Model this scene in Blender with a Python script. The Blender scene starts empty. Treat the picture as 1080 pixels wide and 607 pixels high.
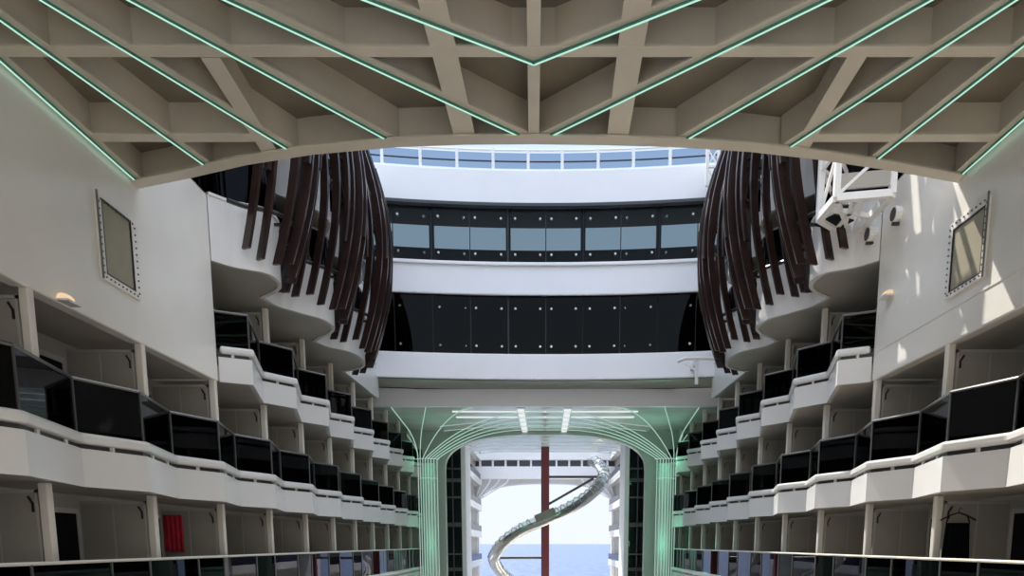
import bpy, math, random
from mathutils import Vector as V
random.seed(7)
PI = math.pi
col = bpy.context.scene.collection
sc = bpy.context.scene

# ------------------------------------------------------------------ camera model (eye at the origin)
TH = math.radians(8.5); CT, ST = math.cos(TH), math.sin(TH)
F = 780 * CT; PX = 575.0; PY = 573 + F * math.tan(TH)
def P(px, py, X=None, Y=None, Z=None):
    """point of the place seen at a pixel, on a known vertical / horizontal plane"""
    u = (px - PX) / F; v = (PY - py) / F
    d = V((u, CT + v * ST, -ST + v * CT))
    if X is not None: t = X / d.x
    elif Y is not None: t = Y / d.y
    else: t = Z / d.z
    return d * t

cam = bpy.data.cameras.new('camera'); co = bpy.data.objects.new('camera', cam); col.objects.link(co)
cam.sensor_width = 36; cam.sensor_fit = 'HORIZONTAL'; cam.lens = F / 1080 * 36
cam.shift_x = -(PX - 540) / 1080; cam.shift_y = (PY - 303.5) / 1080
cam.clip_start = .05; cam.clip_end = 60000
co.rotation_euler = (PI / 2 - TH, 0, 0)
sc.camera = co
sc.view_settings.view_transform = 'Standard'; sc.view_settings.look = 'None'
sc.view_settings.gamma = 1; sc.view_settings.use_curve_mapping = False
sc.view_settings.exposure = 0.85

# ------------------------------------------------------------------ materials
M = {}
def mat(name, rgb, rough=.5, metal=0, var=0, scale=3, bump=0, spec=.5, coat=0):
    m = bpy.data.materials.new(name); m.use_nodes = True; M[name] = m
    nt = m.node_tree; b = nt.nodes['Principled BSDF']
    b.inputs['Base Color'].default_value = (*rgb, 1); b.inputs['Roughness'].default_value = rough
    b.inputs['Metallic'].default_value = metal; b.inputs['Specular IOR Level'].default_value = spec
    b.inputs['Coat Weight'].default_value = coat
    if var or bump:
        tc = nt.nodes.new('ShaderNodeTexCoord'); n = nt.nodes.new('ShaderNodeTexNoise')
        n.inputs['Scale'].default_value = scale; n.inputs['Detail'].default_value = 4
        nt.links.new(tc.outputs['Object'], n.inputs['Vector'])
        if var:
            r = nt.nodes.new('ShaderNodeValToRGB')
            r.color_ramp.elements[0].position = .3; r.color_ramp.elements[1].position = .7
            r.color_ramp.elements[0].color = (*[c * (1 - var) for c in rgb], 1)
            r.color_ramp.elements[1].color = (*[min(1, c * (1 + var)) for c in rgb], 1)
            nt.links.new(n.outputs['Fac'], r.inputs['Fac']); nt.links.new(r.outputs['Color'], b.inputs['Base Color'])
        if bump:
            bp = nt.nodes.new('ShaderNodeBump'); bp.inputs['Strength'].default_value = bump; bp.inputs['Distance'].default_value = .03
            nt.links.new(n.outputs['Fac'], bp.inputs['Height']); nt.links.new(bp.outputs['Normal'], b.inputs['Normal'])
    return m
def glass(name, tint, gl=(1, 1, 1), ior=1.5, rough=.0):
    m = bpy.data.materials.new(name); m.use_nodes = True; M[name] = m
    nt = m.node_tree; nt.nodes.clear()
    o = nt.nodes.new('ShaderNodeOutputMaterial'); mx = nt.nodes.new('ShaderNodeMixShader')
    t = nt.nodes.new('ShaderNodeBsdfTransparent'); t.inputs['Color'].default_value = (*tint, 1)
    g = nt.nodes.new('ShaderNodeBsdfGlossy'); g.inputs['Color'].default_value = (*gl, 1); g.inputs['Roughness'].default_value = rough
    f = nt.nodes.new('ShaderNodeFresnel'); f.inputs['IOR'].default_value = ior
    ge = nt.nodes.new('ShaderNodeNewGeometry'); ma = nt.nodes.new('ShaderNodeMath'); ma.operation = 'SUBTRACT'; ma.use_clamp = True
    nt.links.new(f.outputs[0], ma.inputs[0]); nt.links.new(ge.outputs['Backfacing'], ma.inputs[1])
    nt.links.new(ma.outputs[0], mx.inputs[0]); nt.links.new(t.outputs[0], mx.inputs[1]); nt.links.new(g.outputs[0], mx.inputs[2])
    nt.links.new(mx.outputs[0], o.inputs['Surface']); return m
def emit(name, rgb, s):
    m = bpy.data.materials.new(name); m.use_nodes = True; M[name] = m
    nt = m.node_tree; nt.nodes.clear()
    o = nt.nodes.new('ShaderNodeOutputMaterial'); e = nt.nodes.new('ShaderNodeEmission')
    e.inputs['Color'].default_value = (*rgb, 1); e.inputs['Strength'].default_value = s
    nt.links.new(e.outputs[0], o.inputs['Surface']); return m

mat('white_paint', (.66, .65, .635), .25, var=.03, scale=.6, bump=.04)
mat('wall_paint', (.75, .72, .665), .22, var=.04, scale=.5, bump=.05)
mat('bridge_white', (.86, .87, .91), .4, var=.02, scale=.5)
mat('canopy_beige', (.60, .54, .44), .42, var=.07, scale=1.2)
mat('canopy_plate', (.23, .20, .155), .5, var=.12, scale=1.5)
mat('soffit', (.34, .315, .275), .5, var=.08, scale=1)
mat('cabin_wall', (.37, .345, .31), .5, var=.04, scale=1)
mat('divider', (.30, .28, .245), .35, var=.05, scale=2)
mat('divider_frame', (.38, .36, .32), .4)
mat('post', (.66, .62, .55), .35)
mat('door_frame', (.50, .48, .44), .4)
mat('black_metal', (.012, .012, .013), .35)
mat('dark_frame', (.045, .05, .055), .4)
mat('fin_brown', (.026, .013, .0115), .3, var=.3, scale=4, coat=.2)
mat('fin_edge', (.16, .12, .11), .3)
mat('rail_dark', (.12, .115, .11), .3, metal=.6)
mat('pane_beige', (.30, .27, .19), .5, var=.05)
mat('bolt', (.16, .15, .14), .4, metal=.5)
mat('teak', (.265, .23, .19), .6, var=.15, scale=2)
mat('bounce_deck', (.62, .61, .59), .5, var=.08, scale=1.5)  # made pale to bounce sunlight upwards
mat('red_cloth', (.50, .012, .035), .8, var=.2, scale=8, bump=.3)
mat('black_cloth', (.004, .004, .005), .9, spec=.05)
mat('pole_red', (.20, .03, .045), .4)
mat('steel', (.55, .53, .50), .22, metal=.85, var=.2, scale=6)
mat('steel_dark', (.10, .10, .10), .4, metal=.6)
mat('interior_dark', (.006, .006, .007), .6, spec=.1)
mat('interior_brown', (.018, .008, .006), .5, spec=.3)
mat('tunnel_ceiling', (.66, .67, .66), .2, var=.08, scale=1)
mat('pier_green', (.46, .52, .47), .4)
mat('truss_white', (.78, .77, .75), .4)
mat('gasket', (.03, .03, .03), .5)
mat('plastic_white', (.75, .75, .74), .4)
mat('tower_dark', (.11, .125, .14), .3)
glass('tinted_glass', (.075, .075, .085), gl=(.6, .6, .64), ior=1.3)
glass('clear_glass', (.45, .47, .46), ior=1.4)
glass('facade_glass', (.46, .51, .52), ior=1.25)
glass('facade_glass_dark', (.10, .10, .12), ior=1.25)
glass('rail_glass', (.60, .66, .73), ior=1.35)
glass('tube_glass', (.86, .89, .90), ior=1.5)
emit('neon', (.55, 1.0, .78), .50)
mat('neon_reflection', (.06, .20, .16), .4)  # colour of the tube's painted reflection
emit('tree_led', (.60, .95, .80), .34)
emit('rib_led', (.75, .95, .90), .25)
emit('white_led', (.95, 1, 1), .5)
emit('warm_lamp', (1.0, .70, .45), .5)
# sea
m = mat('sea', (.07, .12, .26), .35, spec=.25)
nt = m.node_tree; b = nt.nodes['Principled BSDF']
tc = nt.nodes.new('ShaderNodeTexCoord'); n = nt.nodes.new('ShaderNodeTexNoise'); n.inputs['Scale'].default_value = .12; n.inputs['Detail'].default_value = 8
bp = nt.nodes.new('ShaderNodeBump'); bp.inputs['Strength'].default_value = .9; bp.inputs['Distance'].default_value = 2.0
r_ = nt.nodes.new('ShaderNodeValToRGB'); r_.color_ramp.elements[0].position = .4; r_.color_ramp.elements[0].color = (.025, .055, .15, 1)
r_.color_ramp.elements[1].position = .62; r_.color_ramp.elements[1].color = (.11, .16, .28, 1); nt.links.new(n.outputs['Fac'], r_.inputs['Fac']); nt.links.new(r_.outputs['Color'], b.inputs['Base Color'])
nt.links.new(tc.outputs['Object'], n.inputs['Vector']); nt.links.new(n.outputs['Fac'], bp.inputs['Height']); nt.links.new(bp.outputs['Normal'], b.inputs['Normal'])

# ------------------------------------------------------------------ mesh builder
class MB:
    def __init__(s): s.v = []; s.f = []; s.sm = False
    def add(s, vs, fs):
        k = len(s.v); s.v += [tuple(p) for p in vs]; s.f += [tuple(i + k for i in f) for f in fs]; return s
    def hexa(s, p):      # 8 points: bottom ring, top ring
        return s.add(p, [(3, 2, 1, 0), (4, 5, 6, 7), (0, 1, 5, 4), (1, 2, 6, 5), (2, 3, 7, 6), (3, 0, 4, 7)])
    def box(s, x0, x1, y0, y1, z0, z1):
        x0, x1 = min(x0, x1), max(x0, x1); y0, y1 = min(y0, y1), max(y0, y1)
        return s.hexa([(x0, y0, z0), (x1, y0, z0), (x1, y1, z0), (x0, y1, z0), (x0, y0, z1), (x1, y0, z1), (x1, y1, z1), (x0, y1, z1)])
    def bar(s, a, b, w, h, up=(0, 0, 1)):   # square bar from a to b, w across, h along up
        a, b = V(a), V(b); d = (b - a).normalized(); up = V(up)
        if abs(d.dot(up)) > .97: up = V((0, 1, 0))
        sd = d.cross(up).normalized() * w / 2; u = sd.cross(d).normalized() * h / 2
        return s.hexa([a - sd - u, a + sd - u, b + sd - u, b - sd - u, a - sd + u, a + sd + u, b + sd + u, b - sd + u])
    def tube(s, pts, r, n=8, cap=True):
        pts = [V(p) for p in pts]; m = len(pts); rs = r if isinstance(r, (list, tuple)) else [r] * m
        k = len(s.v); ref = None
        for i, p in enumerate(pts):
            d = (pts[min(i + 1, m - 1)] - pts[max(i - 1, 0)]).normalized()
            if ref is None: ref = V((0, 0, 1)) if abs(d.z) < .9 else V((1, 0, 0))
            sd = d.cross(ref).normalized(); up = sd.cross(d).normalized(); ref = up
            for j in range(n):
                a = 2 * PI * j / n; s.v.append(tuple(p + (sd * math.cos(a) + up * math.sin(a)) * rs[i]))
        for i in range(m - 1):
            for j in range(n):
                s.f.append((k + i * n + j, k + i * n + (j + 1) % n, k + (i + 1) * n + (j + 1) % n, k + (i + 1) * n + j))
        if cap:
            s.f.append(tuple(k + j for j in reversed(range(n)))); s.f.append(tuple(k + (m - 1) * n + j for j in range(n)))
        return s
    def ribbon(s, pl, t, z0, z1, side=1):   # wall of thickness t standing on a plan polyline; side = sign of the offset in x
        n = len(pl); nm = []
        for i in range(n):
            a = V(pl[max(i - 1, 0)]); b_ = V(pl[i]); c = V(pl[min(i + 1, n - 1)])
            d1 = (b_ - a).normalized() if i else (c - b_).normalized(); d2 = (c - b_).normalized() if i < n - 1 else d1
            n1 = V((d1.y, -d1.x)); n2 = V((d2.y, -d2.x)); q = (n1 + n2).normalized(); q /= max(.5, q.dot(n1)); nm.append(q)
        k = len(s.v)
        for i in range(n):
            a = V(pl[i]); c = a + nm[i] * t * side
            s.v += [(a.x, a.y, z0), (c.x, c.y, z0), (c.x, c.y, z1), (a.x, a.y, z1)]
        for i in range(n - 1):
            p, q = k + 4 * i, k + 4 * i + 4
            for j in range(4): s.f.append((p + j, q + j, q + (j + 1) % 4, p + (j + 1) % 4))
        s.f += [(k, k + 1, k + 2, k + 3), (k + 4 * n - 4, k + 4 * n - 1, k + 4 * n - 2, k + 4 * n - 3)]
        return s
    def prism(s, poly, z0, z1):
        n = len(poly); k = len(s.v)
        s.v += [(x, y, z0) for x, y in poly] + [(x, y, z1) for x, y in poly]
        s.f += [tuple(k + i for i in range(n)), tuple(k + n + i for i in reversed(range(n)))]
        for i in range(n): s.f.append((k + i, k + (i + 1) % n, k + n + (i + 1) % n, k + n + i))
        return s
    def build(s, name, m, parent=None, smooth=False, bevel=0, loc=None):
        me = bpy.data.meshes.new(name); me.from_pydata(s.v, [], s.f); me.update()
        import bmesh
        bm = bmesh.new(); bm.from_mesh(me); bmesh.ops.recalc_face_normals(bm, faces=bm.faces[:]); bm.to_mesh(me); bm.free()
        me.materials.append(M[m] if isinstance(m, str) else m)
        o = bpy.data.objects.new(name, me); col.objects.link(o)
        if smooth:
            for p in me.polygons: p.use_smooth = True
        if bevel:
            bv = o.modifiers.new('bevel', 'BEVEL'); bv.width = bevel; bv.segments = 2; bv.limit_method = 'ANGLE'
        if parent is not None:
            o.parent = parent
            o.matrix_parent_inverse = parent.matrix_basis.inverted()
        return o
def tag(o, label=None, cat=None, group=None, kind=None):
    if label: o['label'] = label
    if cat: o['category'] = cat
    if group: o['group'] = group
    if kind: o['kind'] = kind
    return o
def empty(name, loc, label=None, cat=None, group=None, kind=None):
    o = bpy.data.objects.new(name, None); o.location = loc; o.empty_display_size = .1; col.objects.link(o)
    return tag(o, label, cat, group, kind)
def struct(mb, name, m, label=None, parent=None, **k):
    o = mb.build(name, m, parent, **k); o['kind'] = 'structure'
    if label: o['label'] = label
    return o
ORD = ['nearest', 'second', 'third', 'fourth', 'fifth', 'sixth', 'seventh', 'eighth', 'ninth', 'tenth', 'eleventh', 'twelfth', 'thirteenth', 'fourteenth', 'fifteenth']
SIDE = {-1: 'left', 1: 'right'}

# ------------------------------------------------------------------ ground, sea, sky
tag(MB().add([(-30000, -300, -26), (30000, -300, -26), (30000, 50000, -26), (-30000, 50000, -26)], [(0, 1, 2, 3)]).build('sea', 'sea'),
    'blue sparkling sea out to the horizon beyond the far archway', 'sea', kind='structure')
struct(MB().box(-9, 9, -6, 20, -4.6, -4.4), 'floor', 'teak', 'teak promenade deck')
struct(MB().box(-9, 9, 20, 83, -4.6, -4.4), 'floor_bounce', 'bounce_deck', 'unseen pale deck of the open court, added to bounce light')  # unseen floor, paleness invented to bounce sun onto the beam and tunnel ceiling

# ------------------------------------------------------------------ cabin facades, both sides
ZA = dict(zb=-2.0, zt=-1.25, rail=-.27, floor=-1.4, ceil=.89)
ZB = dict(zb=.89, zt=1.73, rail=2.55, floor=1.30, ceil=3.63)
ZC = dict(zb=3.63, zt=4.42, rail=5.15, floor=4.00, ceil=6.2)
XW = 7.4; YW = 17.3          # the white hull wall and where it ends
XB = 8.85                    # back wall of the balconies
YEND = 47.0
def zig(deck, y0, y1):
    """plan line of the balcony edge (x positive), inner corner / outer corner alternating"""
    off, xi, xo, rec = {'A': (15.96, 6.90, 6.96, 1.95), 'B': (15.96, 6.85, 7.30, 1.9), 'C': (17.66, 6.75, 7.33, 2.15)}[deck]
    pts = []
    k = math.floor((y0 - off) / 3) - 1
    while off + 3 * k < y1 + 3:
        pts.append((xi, off + 3 * k)); pts.append((xo, off + 3 * k + rec)); k += 1
    res = []
    for a, c in zip(pts, pts[1:]):
        def at(y): t = (y - a[1]) / (c[1] - a[1]); return (a[0] + (c[0] - a[0]) * t, y)
        if c[1] <= y0 or a[1] >= y1: continue
        s_ = a if a[1] >= y0 else at(y0); e = c if c[1] <= y1 else at(y1)
        if not res: res.append(s_)
        res.append(e)
    return res
DECKNAME = {'A': 'lowest deck', 'B': 'middle deck', 'C': 'upper deck'}
POSTS = [8.2 + 3 * k for k in range(13)]
for sgn in (-1, 1):
    sd = SIDE[sgn]
    # back wall of all the balconies
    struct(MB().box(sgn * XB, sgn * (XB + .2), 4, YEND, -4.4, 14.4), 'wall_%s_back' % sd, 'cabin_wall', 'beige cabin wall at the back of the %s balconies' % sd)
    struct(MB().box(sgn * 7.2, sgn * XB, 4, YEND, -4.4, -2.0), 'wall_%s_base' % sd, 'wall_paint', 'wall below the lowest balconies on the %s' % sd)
    for dk, z in (('A', ZA), ('B', ZB), ('C', ZC)):
        y0 = YW if dk == 'C' else 5.0
        full = zig(dk, y0, YEND)
        if dk == 'C': full[0] = (XW - .02, YW + .02)
        pl = [(sgn * x, y) for x, y in full]
        slab = [(x + sgn * .05, y) for x, y in pl] + [(sgn * XB, YEND), (sgn * XB, y0)]
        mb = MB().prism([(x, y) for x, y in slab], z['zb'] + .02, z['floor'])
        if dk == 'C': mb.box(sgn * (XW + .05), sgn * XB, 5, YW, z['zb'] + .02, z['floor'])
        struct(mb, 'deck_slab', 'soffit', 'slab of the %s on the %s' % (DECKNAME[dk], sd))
        par = empty('balcony_parapet', (sgn * 7.2, y0, z['zb']), 'white zigzag parapet band along the %s, %s side' % (DECKNAME[dk], sd), 'parapet', 'white balcony parapets')
        MB().ribbon(pl, .10, z['zb'], z['zt'] - .245, sgn).build('parapet_band', 'white_paint', par)
        tr = MB().ribbon([(x - sgn * .05, y) for x, y in pl], .24, z['zt'] - .17, z['zt'], sgn).build('top_rail', 'white_paint', par, bevel=.05)
        st = MB()
        for a, c in zip(pl, pl[1:]):
            L = math.dist(a, c); n = max(1, int(L / .9))
            for i in range(n):
                t = (i + .5) / n; x = a[0] + (c[0] - a[0]) * t; y = a[1] + (c[1] - a[1]) * t
                st.box(x + sgn * .03, x + sgn * .08, y - .03, y + .03, z['zt'] - .26, z['zt'] - .165)
        st.build('rail_stub', 'white_paint', par)['kind'] = 'stuff'
        MB().ribbon([(x + sgn * .075, y) for x, y in pl], .02, z['zt'] - .26, z['zt'] - .15, sgn).build('slot_backing', 'gasket', par)  # dark strip backing the slot, in place of the glass bottoms behind
        # balcony glass: one guard per cabin
        gi = 0
        i = 0
        while i < len(full) - 1:
            # a guard starts at an outer corner: outer -> inner -> outer
            seg = [full[i], full[i + 1]]; j = i + 1
            while j < len(full) - 1 and len(seg) < 3: seg.append(full[j + 1]); j += 1
            if i == 0 and full[0][0] < full[1][0]: seg = full[:2]; j = 1
            g = empty('glass_balustrade', (sgn * seg[0][0], seg[0][1], z['zt']),
                      'dark glass balustrade, %s from near end, %s, %s side' % (ORD[gi], DECKNAME[dk], sd), 'balustrade', 'tinted balcony balustrades')
            for a, c in zip(seg, seg[1:]):
                long_ = abs(c[1] - a[1]) > 1.5
                ax, cx_ = sgn * (a[0] + .06), sgn * (c[0] + .06)
                pm = MB().ribbon([(ax, a[1] + .02), (cx_, c[1] - .02)], .02, z['zt'] - .05, z['rail'] - .02, sgn)
                pm.build('pane', 'tinted_glass', g)
            MB().tube([(sgn * (x + .06), y, z['rail']) for x, y in seg], .028, 6).build('handrail', 'rail_dark' if dk != 'A' else 'post', g)
            for x, y in seg[:-1]: MB().box(sgn * (x + .04), sgn * (x + .075), y - .018, y + .018, z['zt'] - .05, z['rail']).build('mullion', 'rail_dark', g)
            i = j; gi += 1
        # posts, dividers, doors
        n = 0
        for y in POSTS:
            if dk == 'C': y += .5
            if y < y0 + (1.2 if dk == 'C' else .3) or y > YEND - .5: continue
            tag(MB().box(sgn * 7.42, sgn * 7.56, y - .07, y + .07, z['floor'], z['zb'] * 0 + z['ceil'] + .015).build('balcony_post', 'post', bevel=.02),
                'pale balcony post, %s from near end, %s, %s side' % (ORD[n], DECKNAME[dk], sd), 'post', 'balcony posts')
            dv = empty('balcony_divider', (sgn * 8.2, y, z['floor']), 'beige balcony divider, %s from near end, %s, %s side' % (ORD[n], DECKNAME[dk], sd), 'divider', 'balcony dividers')
            h = z['ceil']
            MB().box(sgn * 7.62, sgn * (XB - .01), y - .02, y + .02, z['floor'] + .03, h - .12).build('panel', 'divider', dv)
            fr = MB()
            fr.box(sgn * 7.60, sgn * 7.64, y - .035, y + .035, z['floor'], h - .08); fr.box(sgn * 8.22, sgn * 8.245, y - .03, y + .03, z['floor'] + .05, h - .14)
            fr.box(sgn * 7.60, sgn * (XB - .01), y - .035, y + .035, h - .14, h - .09)
            fro = fr.build('frame', 'divider_frame', dv)
            hk = MB(); hk.box(sgn * 7.665, sgn * 7.69, y - .05, y - .02, h - .42, h - .28); hk.bar((sgn * 7.68, y - .035, h - .29), (sgn * 7.74, y - .035, h - .19), .022, .03)
            hk.build('bracket', 'black_metal', fro)
            if y < 24:
                dr = empty('balcony_door', (sgn * XB, y + 2.0, z['floor']), 'dark glass sliding cabin door, %s from near end, %s, %s side' % (ORD[n], DECKNAME[dk], sd), 'door', 'balcony doors')
                d0, d1, zt_ = y + 1.3, y + 2.82, min(z['floor'] + 2.0, h - .22)
                f = MB(); x = sgn * (XB - .03); xx = sgn * XB
                for yy in (d0, (d0 + d1) / 2, d1): f.box(x - sgn * .03, xx, yy - .035, yy + .035, z['floor'], zt_)
                f.box(x - sgn * .03, xx, d0, d1, zt_ - .04, zt_ + .05)
                fo = f.build('door_frame', 'door_frame', dr)
                MB().box(x, xx - sgn * .004, d0 + .03, (d0 + d1) / 2 - .03, z['floor'], zt_ - .03).build('pane', 'interior_dark', dr)
                MB().box(x, xx - sgn * .004, (d0 + d1) / 2 + .03, d1 - .03, z['floor'], zt_ - .03).build('pane', 'interior_dark', dr)
                MB().box(x - sgn * .06, x - sgn * .035, d0 + .10, d0 + .13, z['floor'] + .9, z['floor'] + 1.1).build('handle', 'steel', fo)
            n += 1

# ------------------------------------------------------------------ white hull walls, windows
struct(MB().box(-9, 9, -6.3, -6, -4.4, 16), 'wall_back', 'wall_paint', 'unseen superstructure wall behind the viewer, added to cut light')  # unseen, added to hold back light from behind the camera
ZCAN = 6.42
for sgn in (-1, 1):
    sd = SIDE[sgn]
    w = MB().box(sgn * XW, sgn * (XW + .25), -6, YW, 3.63, 7.55)
    w.box(sgn * (XW + .1), sgn * XB, YW - .15, YW, 3.63, 6.2)
    struct(w, 'wall_%s' % sd, 'wall_paint', 'glossy white hull wall on the %s above the balconies' % sd, bevel=.03)
    if sgn > 0:
        struct(MB().box(sgn * (XW - .012), sgn * XW, 2, YW - .05, 4.22, 4.245), 'trim_1', 'wall_paint', 'thin seam along the right hull wall')
def hull_window(nm, q_in, q_out, sgn, label):
    X = sgn * XW
    pin = [P(*q, X=X) for q in q_in]; pout = [P(*q, X=X) for q in q_out]
    ys = [p.y for p in pout]; zs = [p.z for p in pout]; y0, y1 = (ys[0] + ys[3]) / 2, (ys[1] + ys[2]) / 2; z0, z1 = (zs[2] + zs[3]) / 2, (zs[0] + zs[1]) / 2
    ys = [p.y for p in pin]; zs = [p.z for p in pin]; a0, a1 = (ys[0] + ys[3]) / 2, (ys[1] + ys[2]) / 2; c0, c1 = (zs[2] + zs[3]) / 2, (zs[0] + zs[1]) / 2
    y0, y1 = sorted((y0, y1)); a0, a1 = sorted((a0, a1))
    r = empty(nm, (X, (y0 + y1) / 2, z0), label, kind='structure')
    f = MB(); x0, x1 = X, X - sgn * .05
    f.box(x0, x1, y0, y1, z0, c0); f.box(x0, x1, y0, y1, c1, z1); f.box(x0, x1, y0, a0, c0, c1); f.box(x0, x1, a1, y1, c0, c1)
    f.build('window_frame', 'wall_paint', r, bevel=.008)
    g = MB(); xg0, xg1 = X - sgn * .052, X - sgn * .03
    e = .025
    g.box(xg0, xg1, a0 - e, a1 + e, c0 - e, c0); g.box(xg0, xg1, a0 - e, a1 + e, c1, c1 + e); g.box(xg0, xg1, a0 - e, a0, c0, c1); g.box(xg0, xg1, a1, a1 + e, c0, c1)
    g.build('gasket', 'gasket', r)
    MB().box(X - sgn * .03, X - sgn * .002, a0, a1, c0, c1).build('pane', 'pane_beige', r)
    bt = MB()
    def bolt(y, z): bt.tube([(X - sgn * .045, y, z), (X - sgn * .068, y, z)], .016, 6)
    for i in range(9):
        t = (i + .5) / 9; yy = y0 + .05 + (y1 - y0 - .1) * t; bolt(yy, z0 + .05); bolt(yy, z1 - .05)
    for i in range(11):
        t = (i + .5) / 11; zz = z0 + .05 + (z1 - z0 - .1) * t; bolt(y0 + .05, zz); bolt(y1 - .05, zz)
    bt.build('bolt', 'bolt', r)['kind'] = 'stuff'
    MB().box(X - sgn * .05, X - sgn * .075, y0 - .01, y0 + .015, z0, z1 + .05).build('hinge_rod', 'bolt', r)
hull_window('window_1', [(106, 213), (135, 233), (139, 304), (109, 288)], [(99, 202), (141, 238), (145, 316), (104, 293)], -1, 'bolted beige window panel in the left hull wall')
hull_window('window_2', [(1008, 241), (1041, 221), (1036, 293), (1005, 301)], [(1003, 236), (1045, 209), (1041, 293), (1000, 314)], 1, 'bolted beige window panel in the right hull wall')
for sgn, px, py in ((-1, 67, 318), (1, 938, 312)):
    c = P(px, py, X=sgn * (XW - .02))
    r = empty('wall_lamp', c, 'small glowing dome lamp at the lower edge of the %s white wall' % SIDE[sgn], 'lamp')
    d = MB(); n = 12; R = .17
    for i in range(5):
        a = PI / 2 * i / 4
        for j in range(n + 1):
            t = PI * j / n; d.v.append((c.x - sgn * .16 * math.sin(t) * math.cos(a), c.y + R * math.cos(t) * math.cos(a), c.z + .12 * math.sin(a)))
    for i in range(4):
        for j in range(n): k = i * (n + 1) + j; d.f.append((k, k + 1, k + n + 2, k + n + 1))
    d.build('lamp_shade', 'warm_lamp', r, smooth=True)
    MB().box(c.x, c.x - sgn * .17, c.y - R, c.y + R, c.z - .03, c.z).build('base', 'white_paint', r)

# ------------------------------------------------------------------ canopy overhead
zc = ZCAN
def pc(px, py): p = P(px, py, Z=zc); return V((p.x, p.y))
rim = [pc(*q) for q in [(146, 197), (200, 186), (260, 172), (330, 161), (420, 153), (490, 150.5), (563, 150), (640, 151), (710, 153), (790, 158), (860, 166), (940, 178), (1002, 191)]]
rim[0].x = -XW; rim[-1].x = XW
YN = 2.0
can = empty('ceiling', (0, 10, zc), 'beige steel canopy grid overhead with green light lines', kind='structure')
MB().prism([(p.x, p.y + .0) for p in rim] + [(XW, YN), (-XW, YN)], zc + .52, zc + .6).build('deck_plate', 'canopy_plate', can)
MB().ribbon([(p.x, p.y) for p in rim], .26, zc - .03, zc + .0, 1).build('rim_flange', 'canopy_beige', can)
MB().ribbon([(p.x, p.y + 0) for p in rim], .05, zc, zc + .75, 1).build('rim_web', 'canopy_beige', can)
def rim_y(x):
    for a, c in zip(rim, rim[1:]):
        if a.x <= x <= c.x: return a.y + (c.y - a.y) * (x - a.x) / (c.x - a.x)
    return rim[0].y
def beam(name, a, c, fw, web=.03, dz=0, off=0):
    a, c = V(a), V(c)
    mb = MB()
    A = V((a.x, a.y, zc + dz)); C = V((c.x, c.y, zc + dz))
    mb.bar(A - V((0, 0, -.015)), C - V((0, 0, -.015)), fw, .03)
    mb.bar(A + V((0, 0, .27)), C + V((0, 0, .27)), web, .50)
    return mb.build(name, 'canopy_beige', can)
ty1 = P(563, 55, Z=zc).y
ty2 = P(180, 146, Z=zc).y
beam('transverse_beam', (-XW, ty1), (XW, ty1), .21, dz=.004)
beam('transverse_beam', (-XW, ty1 - 2.35), (XW, ty1 - 2.35), .27, dz=.004)
beam('transverse_beam', (-XW, ty2), (pc(282, 147).x, ty2), .22, dz=.004)
beam('transverse_beam', (pc(862, 143).x, ty2), (XW, ty2), .22, dz=.004)
for a, c, w in (((455, 0), (491, 148), .34), ((673, 0), (651, 148), .34), ((563, 0), (563, 148), .17), ((222, 62), (287, 165), .26), ((908, 54), (842, 162), .26)):
    a, c = pc(*a), pc(*c)
    if w != .26:
        d = (a - c).normalized(); a = a + d * (a.y - YN)
    c.y = rim_y(c.x) - .05
    beam('longitudinal_beam', a, c, w, dz=.008)
LINES = [((0, 75), (140, 195), 'light strip along the top of the left white wall'),
         ((0, 20), (222, 178), 'slanting strip second in from the left white wall'),
         ((45, 0), (312, 162), 'slanting strip third in from the left white wall'),
         ((138, 0), (418, 152), 'slanting strip fourth in from the left white wall'),
         ((240, 0), (557, 147), 'left arm of the big front chevron of strips'),
         ((388, 0), (563, 67), 'left arm of the small chevron of strips at top centre'),
         ((732, 0), (563, 67), 'right arm of the small chevron of strips at top centre'),
         ((872, 0), (572, 147), 'right arm of the big front chevron of strips'),
         ((980, 0), (716, 151), 'slanting strip fourth in from the right white wall'),
         ((1070, 0), (826, 159), 'slanting strip third in from the right white wall'),
         ((1080, 47), (918, 173), 'slanting strip second in from the right white wall'),
         ((1080, 130), (1005, 187), 'light strip along the top of the right white wall')]
for q0, q1, lab in LINES:
    a, c = pc(*q0), pc(*q1)
    d = (a - c).normalized()
    a = a + d * 6
    wall = 'along the top' in lab
    if a.y < YN: a = c + (a - c) * ((c.y - YN) / (c.y - a.y))
    for lim in (-XW + .06, XW - .06):
        if (a.x - lim) * lim > 0 and not wall: a = c + (a - c) * ((c.x - lim) / (c.x - a.x))
    if wall:
        s_ = 1 if a.x > 0 else -1
        a.x = c.x = s_ * (XW - .08)
    nrm = V((d.y, -d.x)) * (1 if d.x * 1 > 0 or (d.x == 0) else -1)
    nrm = V((0, -1)) if abs(nrm.y) < 1e-6 else (nrm if nrm.y < 0 else -nrm)
    o2 = nrm * .05
    beam('diagonal_beam', a + o2, c + o2, .17, dz=.012)
    ls = empty('light_strip', ((a.x + c.x) / 2, (a.y + c.y) / 2, zc), 'green neon ' + lab, 'light', 'green light strips under the canopy')
    MB().bar((a.x, a.y, zc - .008), (c.x, c.y, zc - .008), .026, .03).build('tube', 'neon', ls)
    k = nrm * .034
    MB().bar((a.x + k.x, a.y + k.y, zc - .012), (c.x + k.x, c.y + k.y, zc - .012), .026, .02).build('teal_reflection', 'neon_reflection', ls)  # teal bar painting the tube's dim reflection beside it

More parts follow.
